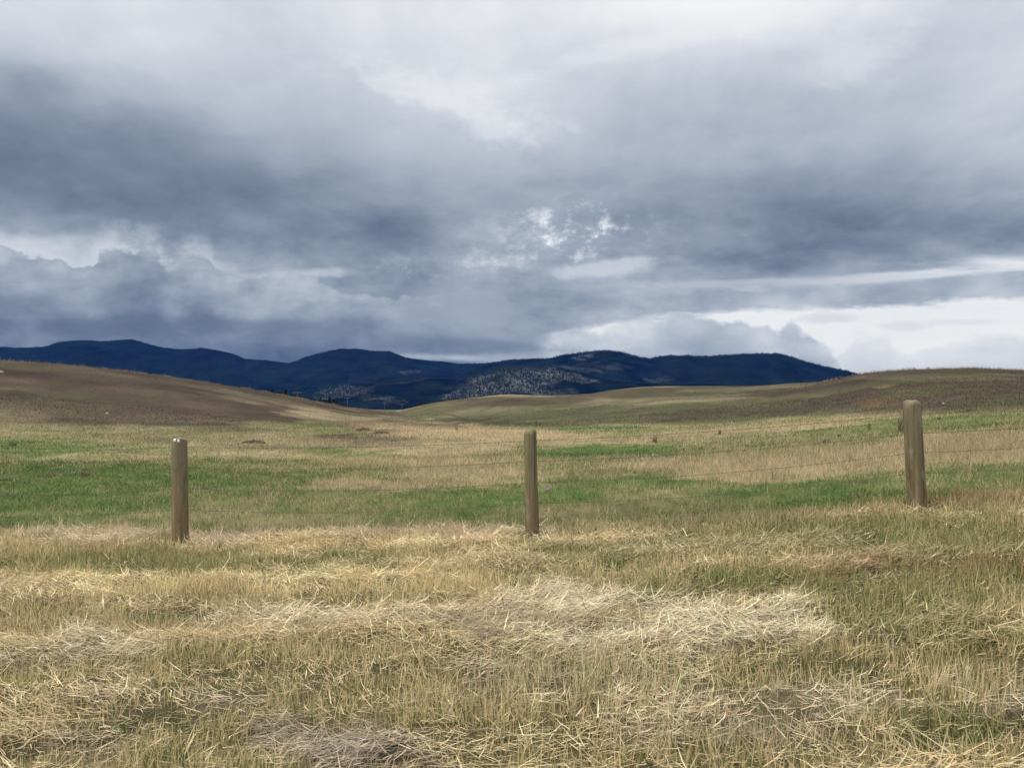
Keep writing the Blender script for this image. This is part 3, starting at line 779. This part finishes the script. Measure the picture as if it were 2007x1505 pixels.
rd = [((px-CX)/F*d, d) for px, d in ((600, 1500), (690, 900), (733, 640), (755, 500), (768, 410), (776, 360), (790, 320))]
strip('road', rd, 4.5, M_ROAD)

# ------------------------------------------------------------------ mountains
def forest_material():
    m, g, out = material('forested_slope')
    a = g.n('ShaderNodeAttribute', attribute_name='tint'); geo = g.n('ShaderNodeNewGeometry')
    n1 = g.noise(geo.outputs['Position'], .05, 6, .7); n2 = g.noise(geo.outputs['Position'], .006, 6, .6)
    f = g.mul(g.add(.4, g.mul(n1, 1.2)), g.m('MAXIMUM', g.mul(g.sub(n2, .3), 3.6), .15))
    vm = g.n('ShaderNodeVectorMath', operation='SCALE'); g.L.new(a.outputs['Color'], vm.inputs[0]); g.L.new(f, vm.inputs['Scale'])
    principled(g, out, vm.outputs[0], 1, 0, n1, .25, 8)
    return m
M_FOREST = forest_material()
TREES = []
FOREST = np.array((.0045, .0085, .0075)); GRASSY = np.array((.066, .074, .071))  # FOREST far darker than foliage, cloud shadow on the mountains included
def mountain(name, crest, Dc, Db, zb, seed, pale, jag, gully=60, ntree=2500, backw=1.2):
    px = np.array([c[0] for c in crest], float); py = np.array([c[1] for c in crest], float)
    fine = np.arange(px[0], px[-1]+.1, 1.6)
    cpy = pchip(px, py, fine)+(fbm(fine/14, fine*0, seed+5, 4)-.5)*1.6
    u = (fine-CX)/F; th = np.arctan(u)
    nt = 110; t = np.linspace(0, 1.25, nt)
    U, T = np.meshgrid(u, t, indexing='ij')
    D = Db+(Dc-Db)*T
    zc = ((HY-cpy)/F*Dc)[:, None]+((vnoise(fine*.9, fine*0, seed+9)-.5)*jag/F*Dc)[:, None]*sstep(.93, 1, T)
    prof = np.where(T <= 1, .55*T+.45*T*T*(3-2*T), 1-backw*(T-1))
    X = U*D
    gn = fbm(X/700+T*.6, D/1600, seed, 5)-.5
    gn2 = fbm(X/160, D/300, seed+3, 4)-.5
    Z = zb+(zc-zb)*prof+np.clip(T*(1-T)*4, 0, 1)*(gn*gully*2+gn2*gully*.5)
    PYX = CX+U*F; PYY = HY-Z/D*F
    c = np.tile(FOREST, (U.size, 1))*(.75+.5*fbm(X.ravel()/500, D.ravel()/500, seed+8, 4))[:, None]
    pm = np.zeros(U.size); x_, y_ = PYX.ravel(), PYY.ravel()
    wpx = x_+(fbm(x_/22, y_/7, seed+13, 4)-.5)*44; wpy = y_+(fbm(x_/22+7, y_/7, seed+14, 4)-.5)*15
    for (cx, cy, rx, ry, sl, w) in pale:
        k = w*sstep(1.15, .8, np.sqrt(((wpx-cx)/rx)**2+((wpy-cy-sl*(wpx-cx))/ry)**2)); pm = np.maximum(pm, k)
    pm *= (.75+.5*fbm(x_/6, y_/2.5, seed+15, 3))
    pm = np.clip(pm, 0, 1)
    c = c*(1-pm)[:, None]+GRASSY*pm[:, None]
    nu = len(u); idx = np.arange(nu*nt).reshape(nu, nt)
    q = np.stack([idx[:-1, :-1], idx[1:, :-1], idx[1:, 1:], idx[:-1, 1:]], -1).reshape(-1, 4)[:, ::-1]
    V = np.stack([X.ravel(), D.ravel(), Z.ravel()+H], 1)
    tag(link(name, np_mesh(name, V, q, c, True), M_FOREST), kind='structure')
    Vg = V.reshape(nu, nt, 3)
    # trees on the skyline and on the pale slopes
    k = rng.integers(0, nu, ntree); j = np.argmin(np.abs(t-1.0))-rng.integers(0, 4, ntree)
    TREES.append((Vg[k, j]+np.stack([rng.normal(0, 4, ntree), rng.normal(0, 6, ntree), np.zeros(ntree)], 1), rng.uniform(6, 13, ntree)*(.5+jag*.35)))
    cand = np.where((pm > .35) & (T.ravel() < 1))[0]
    if len(cand):
        s = rng.choice(cand, min(int(len(cand)*.36), 5200))
        TREES.append((V[s]+np.stack([rng.normal(0, 7, len(s)), rng.normal(0, 12, len(s)), np.full(len(s), -2)], 1), rng.uniform(8, 19, len(s))))
mountain('mountain_ridge', [(-500, 670), (-250, 690), (-100, 676), (0, 680), (40, 682), (90, 679), (110, 672), (165, 667), (210, 669), (255, 665), (285, 672), (320, 681), (365, 685), (395, 682), (430, 688), (460, 695), (485, 704), (520, 706), (565, 711), (600, 700), (640, 689), (670, 684), (705, 684.5), (735, 688), (760, 688), (790, 699), (830, 706), (870, 709), (905, 713), (945, 712), (975, 709), (1010, 704), (1060, 703), (1120, 705), (1200, 720), (1300, 740), (1500, 765)],
         7600, 5200, -70, 200, [(805, 728, 16, 4, 0, .6)], 1.0, 70, 4200)
mountain('mountain_ridge', [(880, 745), (930, 722), (990, 708), (1045, 704), (1070, 703), (1090, 699), (1110, 695), (1135, 692), (1160, 688), (1185, 687), (1210, 689), (1240, 696), (1270, 702), (1300, 698), (1330, 697), (1380, 699), (1430, 696), (1490, 693), (1520, 693), (1550, 699), (1580, 709), (1620, 719), (1650, 725), (1680, 733), (1720, 745), (1800, 770), (1950, 800), (2100, 812)],
         6300, 4700, -65, 260, [(1140, 699, 26, 4, -.2, .55), (1180, 716, 50, 6, .1, .25), (1130, 724, 50, 5, .1, .4), (1290, 745, 30, 4, 0, .35)], 1.8, 55, 2200)
mountain('mountain_foothill', [(760, 800), (820, 780), (860, 763), (900, 746), (950, 730), (990, 723), (1040, 718), (1080, 718), (1130, 728), (1170, 738), (1230, 748), (1300, 752), (1400, 752), (1500, 760), (1600, 772), (1750, 800)],
         4700, 3500, -55, 320, [(1010, 745, 92, 24, -.08, .95), (1110, 736, 65, 9, .2, .9), (920, 765, 60, 12, -.25, .7), (1080, 770, 50, 10, 0, .8), (960, 768, 60, 12, 0, .7)], 1.0, 30, 1500)
mountain('mountain_foothill', [(380, 800), (470, 786), (560, 774), (620, 764), (680, 753), (720, 750), (770, 746), (830, 742), (880, 741), (930, 752), (1000, 775), (1060, 800)],
         4900, 3700, -55, 380, [(675, 768, 55, 11, -.05, .9), (640, 776, 30, 8, 0, .7), (735, 782, 28, 6, 0, .6), (790, 749, 70, 2, -.12, .5), (775, 788, 18, 3, 0, .5)], 1.0, 30, 1200)
# one mesh of far conifers, too many to count
P = np.concatenate([a for a, b in TREES]); S = np.concatenate([b for a, b in TREES]); n = len(P)
k = 5; an = np.linspace(0, 2*np.pi, k, endpoint=False)
ring = np.stack([np.cos(an), np.sin(an), np.zeros(k)], 1)
rad = S*rng.uniform(.16, .26, n)
V = np.concatenate([P[:, None, :]+ring[None]*rad[:, None, None]+np.array([0, 0, 1.0])*(S*.08)[:, None, None], P[:, None, :]+ring[None]*(rad*.62)[:, None, None]+np.array([0, 0, 1.0])*(S*.5)[:, None, None], (P+np.array([0, 0, 1.0])*S[:, None])[:, None, :]], 1)
b = (np.arange(n)*(2*k+1))[:, None]
T = []
for i in range(k):
    j = (i+1) % k
    T += [b+np.array([[i, j, k+j]]), b+np.array([[i, k+j, k+i]]), b+np.array([[k+i, k+j, 2*k]])]
T = np.concatenate(T, 1).reshape(-1, 3)
ct = np.repeat(np.array((.012, .018, .017))*rng.uniform(.6, 1.5, n)[:, None], 2*k+1, 0)
tag(link('conifer_forest', np_mesh('conifer_forest', V.reshape(-1, 3), T, ct), M_PINE), 'dark conifers scattered over the distant mountain slopes and skylines', None, None, 'stuff')

# ------------------------------------------------------------------ haze
m, g, out = material('air'); pv = g.n('ShaderNodeVolumePrincipled')
pv.inputs['Color'].default_value = (.05, .24, 1.0, 1); pv.inputs['Absorption Color'].default_value = (1, 1, 1, 1); pv.inputs['Density'].default_value = 1.4e-5; pv.inputs['Anisotropy'].default_value = 0.0
g.L.new(pv.outputs[0], out.inputs['Volume'])
lo, hi = (-9900, -9900, -135), (9900, 9900, 640)
V = [(x, y, z) for x in (lo[0], hi[0]) for y in (lo[1], hi[1]) for z in (lo[2], hi[2])]
hz = link('haze', py_mesh('haze', V, [(0, 1, 3, 2), (4, 6, 7, 5), (0, 4, 5, 1), (2, 3, 7, 6), (0, 2, 6, 4), (1, 5, 7, 3)], False), m)
tag(hz, 'thin blue haze filling the air before the mountains', None, None, 'stuff')

# ------------------------------------------------------------------ sky
class SkyNT(NT):
    """the sky needs only two-dimensional noise; the third coordinate just picks another part of the pattern"""
    def vec(s, x, y, z=0.0): return super().vec(s.add(x, z*7.31), s.add(y, z*3.17), 0) if z else super().vec(x, y, 0)
    def noise(s, v, scale=1, detail=4, rough=.5, dist=0, out=0):
        o = super().noise(v, scale, detail, rough, dist, out); o.node.noise_dimensions = '2D'; return s.t.nodes[o.node.name].outputs[0]
SUN_EL, SUN_AZ = R(56), R(-110)
W = bpy.data.worlds.new('World'); SC.world = W; W.use_nodes = True
W.node_tree.nodes.clear(); g = SkyNT(W.node_tree)
out = g.n('ShaderNodeOutputWorld')
tc = g.n('ShaderNodeTexCoord'); sep = g.n('ShaderNodeSeparateXYZ'); g.L.new(tc.outputs['Generated'], sep.inputs[0])
dx, dy, dz = sep.outputs
ay = g.m('MAXIMUM', g.m('ABSOLUTE', dy), .3)
U_ = g.m('DIVIDE', dx, ay); V_ = g.m('DIVIDE', dz, ay)
X = g.add(g.mul(U_, F/2007), .5); T = g.mul(V_, F/786)
# cloud-plane coordinates, so that the texture foreshortens towards the horizon and runs in streets away from the viewer
pz = g.add(g.m('MAXIMUM', dz, 0), .13)
cpx, cpy_ = g.m('DIVIDE', dx, pz), g.m('DIVIDE', ay, pz)
cp = g.vec(cpx, g.mul(cpy_, .38), 0); cp2 = g.vec(cpx, g.mul(cpy_, .75), 1.0)
lowv = g.vec(g.mul(U_, 1.0), g.mul(V_, 1.8), 3.0)
wn = g.n('ShaderNodeTexNoise', noise_dimensions='2D'); wn.inputs['Scale'].default_value = 3.4; wn.inputs['Detail'].default_value = 4; wn.inputs['Roughness'].default_value = .58; g.L.new(lowv, wn.inputs['Vector'])
ws = g.n('ShaderNodeSeparateColor'); g.L.new(wn.outputs['Color'], ws.inputs[0])
Xw = g.add(X, g.mul(g.sub(ws.outputs[0], .5), .12)); Tw = g.add(T, g.mul(g.sub(ws.outputs[1], .5), .15))
pxs = [0, 250, 500, 750, 1000, 1250, 1500, 1750, 2007]
pys = [0, 60, 120, 200, 300, 380, 450, 500, 550, 600, 650, 700, 786]
LUM = {
 0:    [212, 204, 188, 142, 122, 130, 160, 196, 172, 140, 118, 104, 100],
 250:  [220, 216, 206, 166, 124, 118, 134, 164, 168, 142, 116, 104, 100],
 500:  [214, 209, 202, 190, 146, 120, 124, 142, 148, 138, 118, 106, 100],
 750:  [222, 220, 214, 204, 178, 142, 128, 138, 146, 144, 128, 122, 112],
 1000: [228, 226, 222, 210, 186, 164, 154, 154, 160, 152, 138, 134, 130],
 1250: [230, 222, 212, 195, 178, 154, 146, 146, 160, 168, 174, 160, 150],
 1500: [224, 217, 205, 188, 168, 132, 122, 124, 160, 172, 190, 190, 180],
 1750: [212, 206, 199, 188, 170, 146, 126, 130, 172, 180, 210, 215, 210],
 2007: [206, 203, 199, 190, 178, 158, 138, 170, 178, 200, 230, 226, 220]}
L = None
for i, px in enumerate(pxs):
    cvv = g.curve(g.m('MINIMUM', g.m('MAXIMUM', Tw, 0), 1), [((786-py)/786, v/255) for py, v in zip(pys, LUM[px])])
    L = cvv if L is None else g.mix(L, cvv, g.ss(pxs[i-1]/2007, px/2007, Xw))
n_big = g.noise(cp, 1.9, 5, .58, .15); n_fine = g.noise(cp2, 4.6, 6, .62, .1)
n_low = g.noise(g.vec(U_, g.mul(V_, 2.6), 7.0), 6.5, 7, .62, .1)
L = g.add(L, g.mul(g.sub(n_big, .5), .15)); L = g.add(L, g.mul(g.sub(n_fine, .5), .12)); L = g.add(L, g.mul(g.mul(g.sub(n_low, .5), .36), g.ss(.66, .30, T)))
def blob(cx, cy, rx, ry, tilt=0):
    ex = g.mul(g.sub(X, cx/2007), 2007/rx); ey = g.mul(g.sub(g.sub(T, (786-cy)/786), g.mul(g.sub(X, cx/2007), -tilt*2007/786)), 786/ry)
    return g.m('SQRT', g.add(g.mul(ex, ex), g.mul(ey, ey)))
nb = g.noise(g.vec(U_, g.mul(V_, 1.7), 1.0), 10, 6, .66, .05)
nst = g.noise(g.vec(g.mul(U_, .5), g.mul(V_, 2.6), 4.0), 13, 6, .62, .05)
def bright(cx, cy, rx, ry, val, tilt=0, soft=.5, rag=2.2, amt=.85, tex=None):
    global L
    e = g.add(blob(cx, cy, rx, ry, tilt), g.mul(g.sub(tex or nb, .5), rag))
    L = g.mix(L, val/255, g.mul(g.ss(1+soft, .25, e), amt))
def edge(tops): return g.curve(g.m('MINIMUM', g.m('MAXIMUM', X, 0), 1), [(x/2007, (786-y)/786) for x, y in tops])
# billows: rounded heads at several sizes
def voro(v, scale, detail=2.0):
    nd = g.n('ShaderNodeTexVoronoi', feature='SMOOTH_F1'); nd.inputs['Scale'].default_value = scale; nd.inputs['Detail'].default_value = detail; nd.voronoi_dimensions = '2D'; nd.normalize = True
    nd.inputs['Roughness'].default_value = .55; nd.inputs['Smoothness'].default_value = .35; g.L.new(v, nd.inputs['Vector']); return nd.outputs['Distance']
fw = g.n('ShaderNodeTexNoise', noise_dimensions='2D'); fw.inputs['Scale'].default_value = 16; fw.inputs['Detail'].default_value = 3; g.L.new(g.vec(U_, V_, 8.0), fw.inputs['Vector'])
fo = g.n('ShaderNodeVectorMath', operation='MULTIPLY_ADD'); g.L.new(fw.outputs['Color'], fo.inputs[0]); fo.inputs[1].default_value = (.05, .05, 0); g.L.new(g.vec(U_, g.mul(V_, 1.35), 2.0), fo.inputs[2])
bil = g.sub(.42, voro(fo.outputs[0], 6.5)); bil2 = g.sub(.42, voro(fo.outputs[0], 19.0, 1.0))
fray = g.noise(g.vec(U_, g.mul(V_, 1.2), 9.0), 38, 5, .66)
rough_ = g.add(g.add(g.mul(bil, .10), g.mul(bil2, .042)), g.mul(g.sub(fray, .5), .05))
def heap(tops, top_v, bot_v, depth, soft, xr, amount=.95, tex=.16, rim=0, rimw=.05, fade=None, rimx=None):
    global L
    dlt = g.add(g.sub(edge(tops), T), rough_)
    w = None
    if xr: w = g.mul(g.ss(xr[0]/2007, xr[1]/2007, X), g.ss(xr[3]/2007, xr[2]/2007, X))
    if rim:                                            # brighter sky showing just above the heads
        r = g.mul(g.mul(g.ss(-rimw, 0, dlt), .85), g.ss(.30, .55, g.mix(nb, nst, .3)))
        if rimx: r = g.mul(r, g.ss(rimx[1]/2007, rimx[0]/2007, X))
        L = g.mix(L, rim/255, g.mul(r, w) if w else r)
    k = g.mul(g.ss(-soft, soft, dlt), amount)
    if fade: k = g.mul(k, g.ss(fade[1], fade[0], dlt))
    if w: k = g.mul(k, w)
    sh = g.mix(top_v/255, bot_v/255, g.ss(0, depth, g.add(dlt, g.mul(bil, -.10))))
    sh = g.add(sh, g.add(g.mul(g.add(bil, g.mul(bil2, .6)), tex*.9), g.add(g.mul(g.sub(n_low, .5), tex*1.3), g.mul(g.sub(fray, .5), tex*.35))))
    L = g.mix(L, sh, k)
# high sheet with a torn, sunlit upper edge
bright(850, 190, 150, 44, 232, .22, .9, 3.4, .8); bright(1430, -20, 240, 70, 248, 0, 1.2, 1)
heap([(0, 300), (380, 230), (470, 185), (560, 158), (640, 140), (690, 147), (715, 172), (760, 202), (860, 232), (960, 246), (1100, 236), (1300, 300), (2007, 500)], 193, 176, .16, .018, (380, 560, 820, 1000), .75, .10, 0, .05, (.05, .26))
bright(1330, 70, 240, 18, 236, -.25, 1, 3, .6, nst); bright(1680, 110, 90, 30, 226, -.3, 1, 3, .6)
puf = g.mix(nb, fray, .45)
def flecks(cx, cy, rx, ry, gain, tilt=0, lo=.50, hi=.68):
    global L
    e = g.ss(1.6, .2, blob(cx, cy, rx, ry, tilt))
    L = g.add(L, g.mul(g.mul(g.ss(lo, hi, puf), e), gain))
flecks(1150, 450, 120, 60, .30); flecks(1060, 480, 150, 50, .16, 0, .45, .7); flecks(880, 520, 200, 30, .10)
L = g.add(L, g.mul(g.ss(1.5, .1, blob(1090, 470, 190, 90, -.1)), .035)); bright(1180, 526, 100, 12, 205, -.12, .6, 3.5, .8)
bright(1830, 538, 260, 9, 222, -.07, .6, 2.6, .9, nst); bright(1995, 517, 120, 13, 230, 0, .6, 2, .9, nst); bright(1500, 552, 260, 7, 190, -.03, .8, 2.5, .7, nst)
bright(555, 541, 90, 9, 196, -.06, .6, 2.6, .85); bright(668, 586, 66, 7, 190, -.03, .6, 2.5, .85)
# clear band low on the right, under a ragged cloud base
ed = edge([(0, 760), (900, 720), (1040, 664), (1100, 650), (1200, 631), (1400, 615), (1700, 601), (1850, 592), (2007, 584)])
gap = g.ss(-.010, .012, g.add(g.sub(ed, T), g.add(g.mul(g.sub(nst, .5), .06), g.mul(g.sub(fray, .5), .02))))
gap = g.mul(gap, g.ss(.515, .56, X))
L = g.mix(L, g.add(.915, g.mul(g.sub(nst, .5), .05)), g.mul(gap, .96))
# loose scraps and heaped clouds
bright(1760, 640, 40, 6, 212, 0, .8, 4, .6); bright(1880, 632, 60, 5, 214, 0, .8, 4, .6); bright(1620, 624, 40, 7, 204, 0, .8, 4, .6)
heap([(0, 720), (1500, 720), (1610, 712), (1650, 694), (1690, 676), (1735, 678), (1760, 700), (1790, 704), (1840, 690), (1900, 686), (1960, 678), (2007, 676)], 206, 180, .09, .014, (1560, 1620, 2100, 2200), .85, .16)
heap([(0, 740), (1040, 700), (1085, 668), (1120, 655), (1150, 660), (1190, 664), (1230, 656), (1290, 642), (1340, 626), (1400, 628), (1450, 636), (1500, 660), (1525, 662), (1545, 652), (1580, 664), (1612, 688), (1640, 716), (1680, 770), (1720, 786), (2007, 786)], 176, 144, .10, .011, (1030, 1090, 1740, 1790), .96, .26)
heap([(0, 508), (60, 516), (120, 526), (165, 532), (200, 508), (250, 496), (310, 510), (340, 538), (365, 526), (400, 518), (430, 548), (500, 566), (560, 552), (620, 568), (720, 596), (800, 604), (880, 588), (960, 594), (1020, 622), (1065, 650), (1090, 690), (1150, 740), (1300, 786), (2007, 786)], 146, 94, .19, .006, (-60, -50, 900, 1110), .95, .32, 208, .075, None, (250, 760))
bright(240, 640, 190, 16, 92, 0, .9, 3, .6); bright(945, 625, 130, 42, 156, 0, .9, 4, .7); bright(330, 672, 260, 9, 118, 0, .9, 5, .4); bright(900, 676, 150, 12, 106, .04, .8, 3, .6)
bright(475, 640, 120, 12, 108, 0, .9, 3, .5); bright(600, 664, 120, 8, 126, 0, .9, 5, .4)
# fog hanging on the saddle
bright(885, 701, 120, 8, 178, .03, .7, 2, .9); bright(1010, 706, 70, 12, 158, 0, .8, 2, .8)
L = g.m('MAXIMUM', g.m('MINIMUM', L, 1.0), .25)
stops = [(.30, srgb(76, 88, 108)), (.42, srgb(99, 112, 132)), (.51, srgb(122, 135, 153)), (.63, srgb(154, 165, 180)), (.75, srgb(187, 194, 206)), (.85, srgb(213, 217, 225)), (.94, srgb(238, 239, 242)), (1.0, srgb(254, 254, 254))]
col = g.ramp(L, stops)
cloud = g.n('ShaderNodeBackground'); g.L.new(col, cloud.inputs[0]); 
# cloud deck brightened overhead and behind, out of view, to light the grass
over = g.ss(.52, .95, dz); behind = g.ss(.1, -.5, dy)
g.L.new(g.add(1.05, g.add(g.mul(over, 1.15), g.mul(behind, .9))), cloud.inputs[1])
sky = g.n('ShaderNodeTexSky'); sky.sky_type = 'NISHITA'; sky.sun_disc = False; sky.sun_elevation = SUN_EL; sky.sun_rotation = SUN_AZ
sb = g.n('ShaderNodeBackground'); g.L.new(sky.outputs[0], sb.inputs[0]); sb.inputs[1].default_value = .08
mx = g.n('ShaderNodeMixShader'); mx.inputs[0].default_value = .95
g.L.new(sb.outputs[0], mx.inputs[1]); g.L.new(cloud.outputs[0], mx.inputs[2]); g.L.new(mx.outputs[0], out.inputs[0])
W.cycles.sampling_method = 'MANUAL'; W.cycles.sample_map_resolution = 512

# ------------------------------------------------------------------ sun behind the clouds
sd = bpy.data.lights.new('sun', 'SUN'); sd.energy = 3.5; sd.angle = R(14); sd.color = (1, .93, .82)
so = bpy.data.objects.new('sun', sd); COL.objects.link(so)
dvec = Vector((math.sin(SUN_AZ)*math.cos(SUN_EL), math.cos(SUN_AZ)*math.cos(SUN_EL), math.sin(SUN_EL)))
so.rotation_euler = dvec.to_track_quat('Z', 'Y').to_euler(); so.location = dvec*60

# ------------------------------------------------------------------ camera
cd = bpy.data.cameras.new('camera'); co = bpy.data.objects.new('camera', cd); COL.objects.link(co)
cd.sensor_fit = 'HORIZONTAL'; cd.sensor_width = 36; cd.lens = 36*F/2007; cd.shift_y = (HY-752.5)/2007
cd.clip_start = .05; cd.clip_end = 40000
co.location = (0, 0, H); co.rotation_euler = (R(90), 0, 0); SC.camera = co

SC.view_settings.view_transform = 'Standard'; SC.view_settings.look = 'None'; SC.view_settings.exposure = 0; SC.view_settings.gamma = 1
SC.render.engine = 'CYCLES'
SC.cycles.use_denoising = True; SC.cycles.denoiser = 'OPENIMAGEDENOISE'; SC.cycles.denoising_input_passes = 'RGB_ALBEDO_NORMAL'
SC.cycles.max_bounces = 4; SC.cycles.diffuse_bounces = 2; SC.cycles.transmission_bounces = 2; SC.cycles.volume_bounces = 0; SC.cycles.transparent_max_bounces = 4
SC.cycles.use_adaptive_sampling = False
